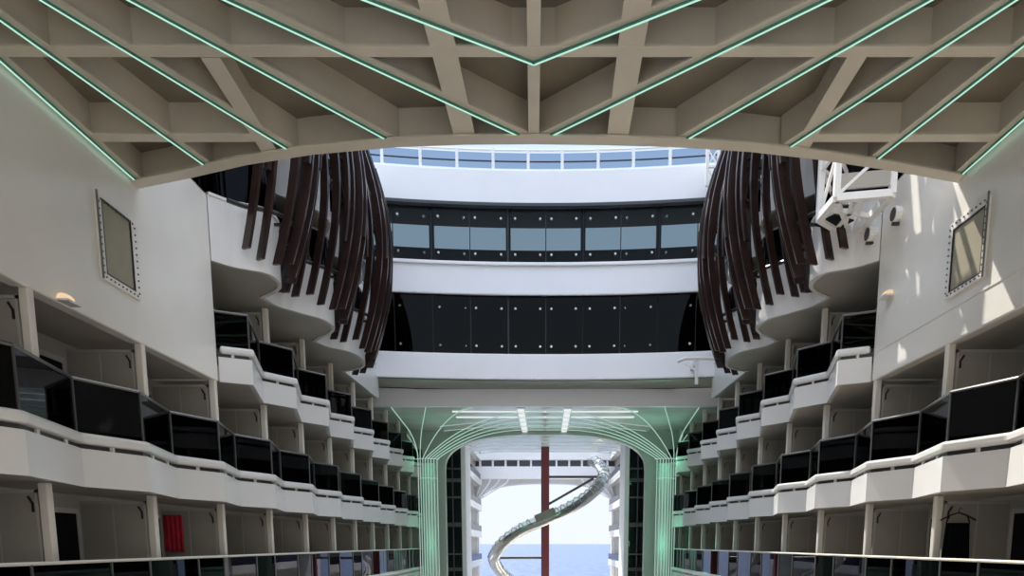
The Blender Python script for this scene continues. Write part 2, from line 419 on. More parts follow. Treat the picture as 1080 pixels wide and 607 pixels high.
# ------------------------------------------------------------------ scalloped balconies and fin screens above
OUTLINE = [[(223, 278), (245, 281), (261, 284), (278, 287), (288, 291), (295, 297), (297, 302), (295, 306), (289, 310), (279, 314)],
           [(279, 314), (288, 320), (297, 324), (308, 327), (322, 331), (337, 335), (346, 339), (352, 344), (353, 348), (348, 353), (340, 356), (333, 360)],
           [(333, 360), (345, 365), (358, 368), (370, 371), (380, 376), (385, 382), (384, 387), (376, 390), (364, 392)]]
LOBEP = []
for o_ in OUTLINE:
    q = []
    for px, py in o_: p = P(px, py, Z=6.2); q.append((-p.x, p.y))
    LOBEP.append(q)
LOBEP[0][0] = (XW - .01, YW + .0)
LOBES = [(q[0][1], q[-1][1]) for q in LOBEP]
def smooth(q, k=4):
    q = [V(p) for p in q]; r = []
    for i in range(len(q) - 1):
        p0, p1, p2, p3 = q[max(i - 1, 0)], q[i], q[i + 1], q[min(i + 2, len(q) - 1)]
        for j in range(k):
            t = j / k; r.append(tuple(.5 * ((2 * p1) + (p2 - p0) * t + (2 * p0 - 5 * p1 + 4 * p2 - p3) * t * t + (3 * p1 - p0 - 3 * p2 + p3) * t ** 3)))
    return r + [tuple(q[-1])]
def lobe_edge(first):
    pts = [(XW - .01, 14.2)] if first else []
    for q in LOBEP: pts += smooth(q)[(1 if pts else 0):]
    return pts + [(7.2, 33.0)]
for sgn in (-1, 1):
    sd = SIDE[sgn]
    for di, (zb, zt, zr, dn) in enumerate(((6.2, 7.55, 8.5, 'lower'), (9.0, 10.2, 11.2, 'middle'), (11.8, 12.9, 13.8, 'top'))):
        e = lobe_edge(di > 0); pl = [(sgn * x, y) for x, y in e]
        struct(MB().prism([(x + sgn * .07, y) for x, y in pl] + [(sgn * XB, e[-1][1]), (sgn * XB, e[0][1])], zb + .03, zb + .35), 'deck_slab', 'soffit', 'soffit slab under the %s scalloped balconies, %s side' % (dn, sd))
        pr = empty('scalloped_parapet', (sgn * 7.15, 22, zb), 'white scalloped parapet of the %s round balconies, %s side' % (dn, sd), 'parapet', 'white scalloped parapets')
        MB().ribbon(pl, .1, zb, zt, sgn).build('parapet_band', 'white_paint', pr)
        MB().ribbon([(x - sgn * .03, y) for x, y in pl], .16, zt, zt + .06, sgn).build('top_rail', 'white_paint', pr)
        gl = empty('glass_balustrade', (sgn * 7.2, 22, zt), 'dark curved glass guard on the %s scalloped balconies, %s side' % (dn, sd), 'balustrade', 'curved glass guards')
        gp = pl if di else [(sgn * (XW + .02), 14.2)] + pl
        MB().ribbon([(x + sgn * .04, y) for x, y in gp], .02, zt + .06, zr, sgn).build('pane', 'tinted_glass', gl)
        MB().tube([(x + sgn * .05, y, zr) for x, y in gp], .03, 6).build('handrail', 'rail_dark', gl)
        n = 0
        for y in (LOBES[0][0] - 2.4, LOBES[0][0] + .2, LOBES[1][0], LOBES[2][0], LOBES[2][1]):
            dv = MB().box(sgn * (7.72 if y < YW + .5 else 7.3), sgn * (XB - .04), y - .04, y + .04, zb + .35, zb + 2.75)
            tag(dv.build('balcony_divider', 'white_paint' if n % 2 else 'divider'), 'divider behind the slats, %s from near end, %s round balconies, %s side' % (ORD[n], dn, sd), 'divider', 'dividers behind the slat screens'); n += 1
    struct(MB().box(sgn * 7.0, sgn * XB, 14.2, 33, 14.4, 14.6), 'ceiling_%s_roof' % sd, 'soffit', 'roof over the %s balconies' % sd)
    # dark window wall behind
    struct(MB().box(sgn * (XB - .03), sgn * XB, 14.2, 33, 6.6, 14.2), 'wall_%s_glazing' % sd, 'interior_brown', 'dark glazed wall behind the %s round balconies' % sd)
    for li, l in enumerate(LOBES):
        scn = empty('slat_screen', (sgn * 6.4, (l[0] + l[1]) / 2, 6.3), 'dark brown bulging slat screen around the %s round bay, %s side' % (['nearest', 'middle', 'farthest'][li], sd), 'screen', 'slat screens on the round bays')
        nf = [8, 12, 12][li]
        base = smooth(LOBEP[li], 12)
        # equal arc length
        cum = [0]
        for a, c in zip(base, base[1:]): cum.append(cum[-1] + math.dist(a, c))
        def at_s(s_):
            for i in range(len(base) - 1):
                if cum[i + 1] >= s_: break
            t = (s_ - cum[i]) / max(1e-6, cum[i + 1] - cum[i])
            p = V(base[i]).lerp(V(base[i + 1]), t); d = (V(base[i + 1]) - V(base[i])).normalized()
            return p, d
        def fin(s_, z0, z1, extra, wid, dep, mname='fin_brown'):
            p, d = at_s(s_); nn = V((-d.y, d.x))           # towards the atrium
            if nn.x > 0: nn = -nn
            aim = (nn + V((-1.2, 0))).normalized()
            mb = MB(); N = 14; k = 0
            for i in range(N + 1):
                z_ = z0 + (z1 - z0) * i / N
                bl = .95 * max(0, math.sin(PI * (z_ - 5.7) / (13.6 - 5.7))) - .10 + extra
                c = p + aim * bl; c2 = c + aim * dep; t = V((-aim.y, aim.x)) * wid / 2
                for q in (c - t, c + t, c2 + t, c2 - t): mb.v.append((sgn * q.x, q.y, z_))
            for i in range(N):
                for j in range(4): mb.f.append((4 * i + j, 4 * i + 4 + j, 4 * i + 4 + (j + 1) % 4, 4 * i + (j + 1) % 4))
            mb.f += [(0, 1, 2, 3), (4 * N + 3, 4 * N + 2, 4 * N + 1, 4 * N)]
            return mb.build('slat', mname, scn)
        S = cum[-1]
        for i in range(nf):
            t = (i + .35) / nf
            if li == 0: t = .14 + .84 * t
            z0 = (6.42, 6.5, 6.4)[li] - .12 * t + (.16 if i % 3 == 0 else 0) - (.2 if li == 2 and i > 7 else 0)
            fin(S * t, z0, 13.4, 0, .075, .21)
        for i in range(0, nf - 2, 2):
            t = (i + .9) / nf
            if li == 0: t = .14 + .84 * t
            z0 = [8.1, 9.2, 8.6, 9.9, 8.9][(i + li) % 5]; z1 = z0 + [2.4, 3.6, 1.8, 3.0][(i * 3 + li) % 4]
            fin(S * t, z0, z1, .12, .10, .12)
        # ring rails that carry the slats
        for zr in (7.4, 10.2, 12.9):
            bl = .95 * math.sin(PI * (zr - 5.7) / (13.6 - 5.7)) - .15
            pts = []
            for i in range(21):
                p, d = at_s(S * (.02 + .96 * i / 20)); nn = V((-d.y, d.x)); nn = -nn if nn.x > 0 else nn
                aim = (nn + V((-1.2, 0))).normalized(); q = p + aim * bl; pts.append((sgn * q.x, q.y, zr))
            MB().tube(pts, .05, 6).build('ring_rail', 'black_metal', scn)
        br = MB()
        for zr in (7.4, 10.2, 12.9):
            p, d = at_s(S * .5); bl = .95 * math.sin(PI * (zr - 5.7) / (13.6 - 5.7)) - .15
            br.bar((sgn * (p.x - bl), p.y, zr), (sgn * 7.3, p.y, zr), .06, .06)
        br.build('bracket', 'black_metal', scn)

# ------------------------------------------------------------------ bridge across the far end
YB = 33.2
def arc(dy=0, x0=-8.6, x1=8.6, n=24, R=44.0):
    return [(x0 + (x1 - x0) * i / n, YB + dy - (R - math.sqrt(R * R - (x0 + (x1 - x0) * i / n) ** 2)) ) for i in range(n + 1)]
def zb_(py, dy=0): return P(575, py, Y=YB + dy).z
zR, zT1, zG1, zS1, zG0, zS0, zBot = [zb_(p) for p in (157, 179, 215, 276, 311, 373, 400)]
bp_ = lambda z0, z1, lab: tag(MB().ribbon(arc(), .3, z0, z1, -1).build('bridge_parapet', 'bridge_white', bevel=.04), lab, 'parapet', 'white curved bands of the bridge')
bp_(zG1, zT1, 'broad white curved band at the top of the bridge under the railing')
bp_(zG0, zS1, 'white curved band of the bridge between its two glazed storeys')
bp_(zBot, zS0, 'lowest white band of the bridge above the tunnel mouth')
tag(MB().ribbon(arc(-.1), .1, zS1 - .18, zS1 - .04, -1).build('ledge_rail', 'bridge_white', bevel=.03), 'slim white ledge rail under the upper glazing of the bridge', 'rail')
fl = MB()
DYR = P(575, 240, Z=zG1).y - YB
back = [(x, y + DYR) for x, y in arc()]
for z0, z1 in ((zT1 - .5, zT1 - .3), (zG1, zG1 + .2), (zS1 - .3, zS1 - .1), (zG0, zG0 + .2), (zS0 - .3, zS0 - .1), (zBot, zBot + .15)):
    fl.prism([(x, y + .1) for x, y in arc()] + back[::-1], z0, z1)
struct(fl, 'floor_bridge', 'soffit', 'floors and ceilings of the bridge')
struct(MB().prism([(x, y + .5) for x, y in arc()] + back[::-1], zG1 - .03, zG1 - .005), 'ceiling_bridge', 'interior_dark', 'dark ceiling of the upper bridge gallery')
bk = MB().ribbon([(x, y) for x, y in back], .2, zBot, zG0 + .3, 1)
struct(bk, 'wall_far', 'interior_dark', 'dark back wall of the lower bridge storey')
zh, zs = zG1 - .02, zb_(266, DYR)
struct(MB().ribbon(back, .2, zh, zT1, 1).ribbon(back, .2, zG0 + .3, zs, 1), 'wall_far_upper', 'dark_frame', 'back wall of the upper bridge storey around its rear windows')
struct(MB().ribbon(arc(.2), .3, zG1 - .12, zG1, 1), 'trim_2', 'dark_frame', 'dark header over the upper glazing')
mull = [-7.35 + 1.633 * i for i in range(10)]
def on_arc(x, dy=0): return YB + dy - (44.0 - math.sqrt(44.0 ** 2 - x * x))
MX = [P(px, 300, Y=YB).x for px in (456, 536, 615, 694)]
step = (MX[-1] - MX[0]) / 3
MX = [MX[0] - step] + MX + [MX[-1] + step]
for lab, z0, z1, gm in (('upper', zS1, zG1, 'facade_glass'), ('lower', zS0, zG0, 'facade_glass_dark')):
    fa = empty('glass_facade', (0, YB, z0), 'dark %s glazed storey of the bridge with spider fittings' % lab, 'glazing', 'glazed storeys of the bridge')
    for i in range(len(MX) - 1):
        for h_ in (0, 1):
            xa = MX[i] + step / 2 * h_ + .02; xb = MX[i] + step / 2 * (h_ + 1) - .02
            MB().ribbon([(xa, on_arc(xa, .22)), (xb, on_arc(xb, .22))], .03, z0 + .02, z1 - .02, 1).build('pane', gm, fa)
    for x in MX: MB().box(x - .10, x + .10, on_arc(x, .30), on_arc(x, .48), z0, z1).build('mullion', 'dark_frame', fa)
    for i in range(len(MX) - 1):
        x = MX[i] + step / 2
        MB().box(x - .022, x + .022, on_arc(x, .27), on_arc(x, .33), z0, z1).build('mullion', 'dark_frame', fa)
    for x in [MX[i // 2] + (step / 2 if i % 2 else 0) for i in range(2 * len(MX) - 1)]:
        o = .30 if abs((x - MX[0]) / step - round((x - MX[0]) / step)) < .1 else .24
        for zz, s2 in ((z1 - .5, 1), (z0 + .35, -1)):
            for s1 in (-1, 1):
                sp = MB().bar((x, on_arc(x, .34), zz + .22 * s2), (x + s1 * o, on_arc(x, .27), zz), .03, .03).build('spider_arm', 'steel_dark', fa)
                MB().tube([(x + s1 * o, on_arc(x, .17), zz), (x + s1 * o, on_arc(x, .3), zz)], .05, 8).build('glass_bolt', 'steel', sp)
# roof railing
rg = empty('glass_railing', (0, YB, zT1), 'blue tinted glass railing with white posts on top of the bridge', 'railing')
xs = [P(px, 168, Y=YB).x for px in (342, 381, 405, 444, 482, 520, 557, 593, 631, 668, 706, 744, 782)]
for a, c in zip(xs, xs[1:]):
    MB().ribbon([(a + .05, on_arc(a, .12)), (c - .05, on_arc(c, .12))], .02, zT1 + .08, zR - .12, 1).build('pane', 'rail_glass', rg)
for x in xs: MB().box(x - .06, x + .06, on_arc(x, .08), on_arc(x, .2), zT1, zR + .05).build('post', 'bridge_white', rg)
MB().tube([(x, y + .14, zR) for x, y in arc(0, -8, 8)], .05, 6).build('handrail', 'bridge_white', rg)
MB().tube([(x, y + .2, (zT1 + zR) / 2) for x, y in arc(0, -8, 8)], .03, 6).build('mid_rail', 'rail_dark', rg)

# ------------------------------------------------------------------ tunnel under the bridge
y2 = P(575, 410, Z=zBot).y
z2 = P(575, 428, Y=y2).z
tag(MB().box(-8.84, 8.84, y2, y2 + .35, z2, zBot + .1).build('tunnel_beam', 'bridge_white', bevel=.03), 'glossy white cross beam over the tunnel mouth', 'beam')
YT = 52.5
struct(MB().box(-8.8, 8.8, y2 + .3, YT, z2 + .05, z2 + .25), 'ceiling_tunnel', 'tunnel_ceiling', 'glossy ribbed tunnel ceiling')
# arch wall behind the light trees
YA = 43.0
def arch_wall(Y, xo, zo, xi, ztop, zspring, t, name, m, z0=-4.4, lab=None, n=28):
    mb = MB(); inner = [(-xi, z0)] + [(-xi * math.copysign(abs(math.cos(PI * i / n)) ** .75, math.cos(PI * i / n)), zspring + (ztop - zspring) * math.sin(PI * i / n) ** .75) for i in range(n + 1)] + [(xi, z0)]
    outer = []
    for x, z in inner:
        outer.append((x, zo))
    outer[0] = (-xo, z0); outer[-1] = (xo, z0); outer[1] = (-xo, zspring)
    outer[-2] = (xo, zspring)
    k = 0
    for yy in (Y, Y + t):
        mb.v += [(x, yy, z) for x, z in inner] + [(x, yy, z) for x, z in outer]
    N = len(inner)
    # piers as boxes + head strips
    mb = MB()
    mb.box(-xo, -xi, Y, Y + t, z0, zo); mb.box(xi, xo, Y, Y + t, z0, zo)
    for a, c in zip(inner[1:-1], inner[2:-1]):
        if abs(a[0] - c[0]) < 1e-6: continue
        mb.hexa([(a[0], Y, a[1]), (c[0], Y, c[1]), (c[0], Y + t, c[1]), (a[0], Y + t, a[1]), (a[0], Y, zo), (c[0], Y, zo), (c[0], Y + t, zo), (a[0], Y + t, zo)])
    return struct(mb, name, m, lab)
arch_wall(YA, 8.8, z2 + .06, 5.75, z2 - .15, P(470, 485, Y=YA).z - .6, .6, 'wall_arch', 'pier_green', lab='green lit arch wall behind the light trees')
# light trees
def bez(a, b_, c, d, n=14):
    r = []
    for i in range(n + 1):
        t = i / n; r.append(a * (1 - t) ** 3 + b_ * 3 * t * (1 - t) ** 2 + c * 3 * t * t * (1 - t) + d * t ** 3)
    return r
YC = 40.0
def light_tree(sgn, YC, px0, px1, pyn, ztop, yfront, yback, lab, r, base=-4.4, nb=7):
    xa = P(px0, pyn, Y=YC).x; xb = P(px1, pyn, Y=YC).x; zn = P(px0, pyn, Y=YC).z
    xm = (xa + xb) / 2; hw = abs(xb - xa) / 2
    t = empty('light_tree', (xm, YC, base), lab, 'light', 'glowing tree columns')
    N = 7
    MB().tube([(xm, YC + .3, base), (xm, YC + .3, zn - .2)], hw * .8, 14).build('column', 'pier_green', t, smooth=True)
    rb = [(xm - hw * 1.25 + 2.5 * hw * i / 8, YC - .05 - .35 * math.sin(PI * i / 8), zn) for i in range(9)]
    MB().tube(rb, r * .9, 6).build('ring', 'tree_led', t)
    rb2 = [(xm - hw + 2 * hw * i / 8, YC - .05 - .3 * math.sin(PI * i / 8), zn - 1.0) for i in range(9)]
    MB().tube(rb2, r * .7, 6).build('ring', 'tree_led', t)
    zt = ztop - .05
    tg = []
    if yfront: tg = [(sgn * 7.2, yfront), (sgn * 5.6, yfront), (sgn * 3.4, yfront)]
    for i in range(nb): tg.append((0, (yfront or YC - 3) + 1.0 + (yback - (yfront or YC - 3) - 1.0) * i / (nb - 1)))
    nT = len(tg)
    for i, (tx, ty) in enumerate(tg):
        f = i / (nT - 1)
        sx = xm + sgn * hw * (1 - 2 * f); y0 = YC - .05 - .32 * math.sin(PI * f)
        a = V((sx, y0, zn)); h = zt - zn
        if i < 2 and yfront:
            d = V((tx, ty, zt)); k = a.lerp(d, .45); k.z = zt - .5
            pts = bez(a, a + V((0, 0, h * .45)), k + (k - d) * .2, k, 8) + [d]
        else:
            ex = .06 if i > 2 or not yfront else 0
            d = V((tx + sgn * ex, ty, zt)); pts = []
            pw = 1.9 if i == 2 and yfront else 2.6
            for j in range(21):
                u = (j / 20) ** 1.7; p = a.lerp(d, u); p.y = a.y + (d.y - a.y) * (1 - (1 - u) ** 1.5); p.z = zn + h * (1 - (1 - u) ** pw); pts.append(p)
        MB().tube([(sx, y0, base), (sx, y0, zn)] + pts[1:], r, 6).build('light_line', 'tree_led', t)
    for s_ in (.55, 1.0):
        b0 = V((xm + sgn * hw, YC, zn)); MB().tube(bez(b0, b0 + V((0, 0, .6)), b0 + V((sgn * .3 * s_, 0, .9)), b0 + V((sgn * .55 * s_, -.1, 1.25)), 6), r * .8, 6).build('twig', 'tree_led', t)
light_tree(-1, YC, 441, 461, 484, z2 + .05, y2 + .4, 42.4, 'glowing tree shaped column left of the tunnel mouth', .024, nb=5)
light_tree(1, YC, 713, 693, 484, z2 + .05, y2 + .4, 42.4, 'glowing tree shaped column right of the tunnel mouth', .024, nb=5)
for k, yy in enumerate((y2 + 1.6, y2 + 3.2)):
    tag(MB().box(-4.5, 4.5, yy - .03, yy + .03, z2, z2 + .06).build('ceiling_light_line', 'white_led'), 'thin straight light line across the tunnel ceiling, %s the mouth' % ['nearer', 'farther from'][k], 'light', 'cross lines on the tunnel ceiling')
for px, nm in ((549, 'left'), (599, 'right')):
    x = P(px, 430, Z=z2).x
    r_ = empty('ceiling_light', (x, y2 + 4, z2), '%s one of two white perforated light panels along the tunnel ceiling' % nm, 'light', 'light panels on the tunnel ceiling')
    MB().box(x - .2, x + .2, y2 + .6, y2 + 9.0, z2 + .0, z2 + .05).build('frame', 'steel', r_)
    d = MB()
    for i in range(12): d.box(x - .15, x + .15, y2 + .8 + .68 * i, y2 + .8 + .68 * i + .5, z2 - .02, z2 + .01)
    d.build('diffuser', 'white_led', r_)
# ribs of the ceiling
for i in range(9):
    yy = y2 + 4.3 + i * 1.55
    if abs(yy - YA) < .7: continue
    tag(MB().tube([(-5.5, yy, z2 - .25), (-3.5, yy + .3, z2 + .0), (0, yy + .5, z2 + .02), (3.5, yy + .3, z2 + .0), (5.5, yy, z2 - .25)], .025, 6).build('ceiling_rib', 'rib_led'),
        'pale curved light rib across the tunnel ceiling, %s from the mouth' % ORD[i].replace('nearest', 'first'), 'rib', 'ribs of the tunnel ceiling')
# lift towers
for sgn in (-1, 1):
    sd = SIDE[sgn]
    YL = 46.5
    xa = P(575 + sgn * 106, 560, Y=YL).x; xb = P(575 + sgn * 87.5, 560, Y=YL).x; xc = P(575 + sgn * 83, 560, Y=YL).x
    tw = empty('lift_tower', ((xa + xb) / 2, YL, -4.4), 'dark glass lift tower just inside the tunnel on the %s' % sd, 'tower', 'lift towers in the tunnel')
    MB().box(xa, xb, YL + .1, YL + 3, -4.4, z2).build('shaft', 'tower_dark', tw)
    fr = MB()
    for i in range(8): fr.box(xa, xb, YL - .02, YL + .12, -4.2 + 1.75 * i, -4.1 + 1.75 * i)
    for x in (xa, (xa + xb) / 2, xb): fr.box(x - .03, x + .03, YL - .02, YL + .12, -4.4, z2)
    fr.build('frame', 'steel_dark', tw)
    MB().box(xa, xb, YL + .03, YL + .05, -4.4, z2).build('pane', 'facade_glass', tw)
    lg = MB()
    for i, zz in enumerate((-1.6, 1.2, 3.9)): lg.bar((xa, YL + .07, zz), (xb, YL + .07, zz), .05, .22)
    lg.build('floor_edge', 'cabin_wall', tw)
    MB().box(xb, xc, YL - .1, YL + 3, -4.4, z2).build('edge_column', 'bridge_white', tw)

# ------------------------------------------------------------------ the farther court: side walls, far bridge, archway
YF = 82.0
for sgn in (-1, 1):
    sd = SIDE[sgn]
    struct(MB().box(sgn * 7.6, sgn * 8.6, 56, YF, -4.4, 13), 'wall_%s_far' % sd, 'cabin_wall', 'far cabin wall beyond the tunnel, %s' % sd)
    for i, z in enumerate((-2.2, .8, 3.6, 6.3, 9.0)):
        b_ = empty('far_balcony', (sgn * 7.3, 68, z), 'white far balcony band, %s from the bottom beyond the tunnel on the %s' % (['first', 'second', 'third', 'fourth', 'fifth'][i], sd), 'balcony', 'far balconies')
        MB().box(sgn * 7.05, sgn * 7.6, 56, YF, z - .1, z).build('slab', 'white_paint', b_)
        MB().box(sgn * 7.0, sgn * 7.08, 56, YF, z - .1, z + .55).build('parapet_band', 'white_paint', b_)
        MB().box(sgn * 7.03, sgn * 7.06, 56, YF, z + .55, z + 1.15).build('pane', 'tinted_glass', b_)
zf = lambda py: P(575, py, Y=YF).z
arch_wall(YF, 8.6, zf(505), P(645, 573, Y=YF).x, zf(509.5), zf(535), 1.2, 'wall_far_arch', 'white_paint', lab='white far archway open to the sea')
fb = empty('far_bridge', (0, YF - .3, zf(505)), 'distant white bridge with a row of square windows over the far archway', 'bridge')
MB().box(-8.6, 8.6, YF - .5, YF + 1.5, zf(505), zf(492)).build('parapet_band', 'bridge_white', fb)
MB().box(-8.6, 8.6, YF - .5, YF + 1.5, zf(485), zf(470)).build('roof', 'bridge_white', fb)
MB().box(-8.6, 8.6, YF + .4, YF + 1.5, zf(492), zf(485)).build('wall', 'bridge_white', fb)
for px in [494 + 13.4 * i for i in range(13)]:
    a, c = P(px, 488, Y=YF).x, P(px + 11.5, 488, Y=YF).x
    MB().box(a, c, YF + .3, YF + .42, zf(492), zf(485)).build('window', 'tower_dark', fb)
    MB().box(c, c + .2, YF - .3, YF + .3, zf(492), zf(485)).build('mullion', 'bridge_white', fb)
def far_tree(sgn):
    xi = P(645, 573, Y=YF).x; t = empty('light_tree', (sgn * xi, YF - .6, -4.4), 'pale distant tree column at the %s edge of the far archway' % SIDE[sgn], 'light', 'glowing tree columns')
    zn = zf(540)
    for i in range(6):
        x = sgn * (xi + .1 + .16 * i); a = V((x, YF - .7, zn)); d = V((sgn * (xi + 1.6 - i * 1.0 if i else xi + 1.7), YF - .7, zf(505)))
        MB().tube([(x, YF - .7, -4.4)] + bez(a, a + V((0, 0, 1.4)), d + V((0, 0, -.9)), d, 8), .07, 6).build('branch', 'bridge_white', t)
    MB().tube([(sgn * xi, YF - .75, zn), (sgn * (xi + 1.1), YF - .75, zn)], .06, 6).build('ring', 'bridge_white', t)
far_tree(-1); far_tree(1)

# ------------------------------------------------------------------ red pole and spiral slide
YP = 50.0
pole = MB().box(-.27, .27, YP - .27, YP + .27, -4.4, z2 + .03).build('slide_pole', 'pole_red', bevel=.04)
tag(pole, 'dark red square steel pole in the middle of the archway', 'pole')
R = 4.0
ctrl = [(-72, 624, 485), (-40, 633, 491), (0, 637, 501), (25, 631, 513), (45, 616, 526), (68, 595, 538), (90, 575, 547), (112, 551, 557.5), (135, 532, 571), (158, 523, 583), (180, 521, 591), (215, 530, 604), (260, 556, 622), (300, 590, 640), (340, 628, 662)]
def slide_pt(i):
    ang, px, py = ctrl[i]; a = math.radians(ang)
    y = YP - R * math.sin(a); p = P(px, py, Y=y); return p
cp = [slide_pt(i) for i in range(len(ctrl))]
path = []
for i in range(len(cp) - 1):
    p0, p1, p2, p3 = cp[max(i - 1, 0)], cp[i], cp[i + 1], cp[min(i + 2, len(cp) - 1)]
    for k in range(6):
        t = k / 6; path.append(.5 * ((2 * p1) + (p2 - p0) * t + (2 * p0 - 5 * p1 + 4 * p2 - p3) * t * t + (3 * p1 - p0 - 3 * p2 + p3) * t ** 3))
path.append(cp[-1])
sl = empty('spiral_slide', (0, YP, -4.4), 'silver tube slide spiralling around the dark red pole', 'slide')
trough = MB(); cover = MB(); n = 10; RT = .38
for lo, hi, mb in ((PI * .95, PI * 2.05, trough), (PI * .06, PI * .94, cover)):
    for i, p in enumerate(path):
        d = (path[min(i + 1, len(path) - 1)] - path[max(i - 1, 0)]).normalized()
        s_ = d.cross(V((0, 0, 1))).normalized(); u = s_.cross(d).normalized()
        for rr in (RT, RT - .03):
            for j in range(n + 1):
                a = lo + (hi - lo) * j / n; mb.v.append(tuple(p + (s_ * math.cos(a) + u * math.sin(a)) * rr))
    m2 = 2 * (n + 1)
    for i in range(len(path) - 1):
        for j in range(n):
            k = i * m2 + j; mb.f.append((k, k + 1, k + m2 + 1, k + m2)); k += n + 1; mb.f.append((k, k + m2, k + m2 + 1, k + 1))
trough.build('trough', 'steel', sl, smooth=True); cover.build('tube_cover', 'tube_glass', sl, smooth=True)
for i in range(2, len(path) - 1, 2):
    p = path[i]; d = (path[i + 1] - path[i - 1]).normalized(); s_ = d.cross(V((0, 0, 1))).normalized(); u = s_.cross(d).normalized()
    MB().tube([p + (s_ * math.cos(PI * j / 10) + u * math.sin(PI * j / 10)) * (RT + .015) for j in range(11)], .03, 5).build('hoop', 'steel', sl)
k0 = min(range(len(path)), key=lambda i: abs(path[i].x) + (path[i].y > YP) * 9)
p = path[k0]; d = (path[k0 + 1] - path[k0 - 1]).normalized()
q_ = p + V((0, 0, .22)); MB().bar(q_ - d * .65, q_ + d * .65, .84, .5).build('joint_collar', 'cabin_wall', sl, bevel=.05)
pr = path[12]; pl_ = min(path, key=lambda q: q.x)
for a, c in (((.2, YP, pr.z - .1), (pr.x - .2, pr.y, pr.z - .1)), ((.2, YP, pr.z - 1.9), (pr.x - .7, pr.y, pr.z - .2)), ((-.2, YP, pl_.z + .1), (pl_.x + .3, pl_.y, pl_.z + .1))):
    MB().tube([a, c], .085, 8).build('strut', 'steel_dark', sl)

# ------------------------------------------------------------------ white steel gantry on the right, wall fittings
g = empty('access_gantry', (6.5, 17, 7.0), 'white steel lattice gantry hanging beside the right slat screen', 'gantry')
A, B_, C_, D_ = [P(px, py, Z=7.0) for px, py in ((864, 230), (882, 209), (941, 204), (898, 250))]
fr = MB()
for a, c in ((A, B_), (B_, C_), (C_, D_), (D_, A)): fr.bar(a, c, .14, .14)
mid = (A + B_ + C_ + D_) / 4
fr.bar((A + D_) / 2, (B_ + C_) / 2, .09, .09); fr.bar((A + B_) / 2, (C_ + D_) / 2, .09, .09); fr.bar(B_, D_, .08, .08); fr.bar((B_ + C_) / 2, D_, .06, .06); fr.bar(B_.lerp(C_, .3), A.lerp(D_, .75), .06, .06)
fr.build('floor_frame', 'truss_white', g)
up = V((0, 0, 2.0))
for q in (A, B_, C_, D_): MB().bar(q, q + up, .12, .12).build('post', 'truss_white', g)
brc = MB()
for a, c in ((A, B_), (B_, C_), (D_, A)):
    brc.bar(a + up, c + up, .1, .1); brc.bar(a + up * .48, c + up * .48, .08, .08); brc.bar(a + up * .02, c + up * .48, .06, .06); brc.bar(a + up * .5, c + up, .06, .06)
brc.build('brace', 'truss_white', g)
MB().bar(B_ + V((0, 0, .3)), C_ + V((0, 0, .3)), .05, .3).build('side_plate', 'soffit', g)
ml = MB(); mid2 = A.lerp(D_, .3).lerp(mid, .35); ml.bar(mid2 - V((.28, 0, 0)), mid2 + V((.28, .25, 0)), .55, .03); ml.build('hatch', 'interior_dark', g)
for nm, px, py in (('upper', 949, 226), ('lower', 921, 247)):
    c = P(px, py, X=XW) if nm == 'upper' else P(px, py, Y=17.45)
    c.z = min(c.z, 7.3)
    r = empty('floodlight', c, 'round %s floodlight fitting on the right white wall below the gantry' % nm, 'lamp', 'round fittings by the gantry')
    pts = [(c.x + .1 - .24 * i / 4, c.y, c.z) for i in range(5)]
    MB().tube(pts, [.10, .13, .15, .16, .16], 14).build('housing', 'truss_white', r, smooth=False)
    MB().tube([(c.x - .142, c.y, c.z), (c.x - .15, c.y, c.z)], .13, 14).build('lens', 'black_metal', r)
    MB().box(c.x - .15, c.x + .12, c.y - .03, c.y + .03, c.z - .21, c.z - .155).build('bracket', 'black_metal', r)
# little lattice davit at the right end of the bridge roof
dv = empty('lattice_davit', P(752, 190, Y=31.5), 'white lattice davit beside the right end of the roof railing', 'davit')
q = [P(px, py, Y=y) for px, py, y in ((745, 196, 31.4), (757, 196, 31.4), (757, 196, 32.2), (745, 196, 32.2))]
for c in q: MB().bar(c, c + V((0, 0, 2.2)), .09, .09).build('post', 'truss_white', dv)
mb = MB()
for a, c in zip(q, q[1:] + q[:1]):
    for h in (0, .7, 1.4, 2.1): mb.bar(a + V((0, 0, h)), c + V((0, 0, h)), .07, .07)
    for h in (0, .7, 1.4): mb.bar(a + V((0, 0, h)), c + V((0, 0, h + .7)), .05, .05)
mb.build('brace', 'truss_white', dv)
# loudspeaker on the left wall
c = P(257, 247, X=-7.25)
ls = empty('loudspeaker', c, 'black box loudspeaker mounted on the white bay left of the slats', 'speaker')
MB().box(-7.3, -6.95, c.y - .2, c.y + .2, c.z - .3, c.z + .3).build('cabinet', 'black_metal', ls, bevel=.02)
MB().box(-7.0, -6.9, c.y - .16, c.y + .16, c.z - .26, c.z + .26).build('grille', 'gasket', ls)
# rigging stub under the right bay
c = P(735, 381, Y=31.6)
dv = empty('pipe_outrigger', c, 'small white pipe outrigger under the farthest right bay', 'pipe')
mb = MB().bar(c, c + V((0, 0, -.9)), .12, .12); mb.build('post', 'truss_white', dv)
MB().tube([c + V((-.8, 0, 0)), c + V((-.5, 0, .12)), c + V((.7, 0, .12))], .07, 8).build('arm', 'truss_white', dv)
MB().bar(c + V((-.5, 0, -.1)), c + V((0, 0, -.35)), .05, .05).build('brace', 'truss_white', dv)
MB().box(c.x - .06, c.x + .06, c.y, on_arc(c.x) + .05, c.z - .06, c.z + .06).build('bracket', 'truss_white', dv)

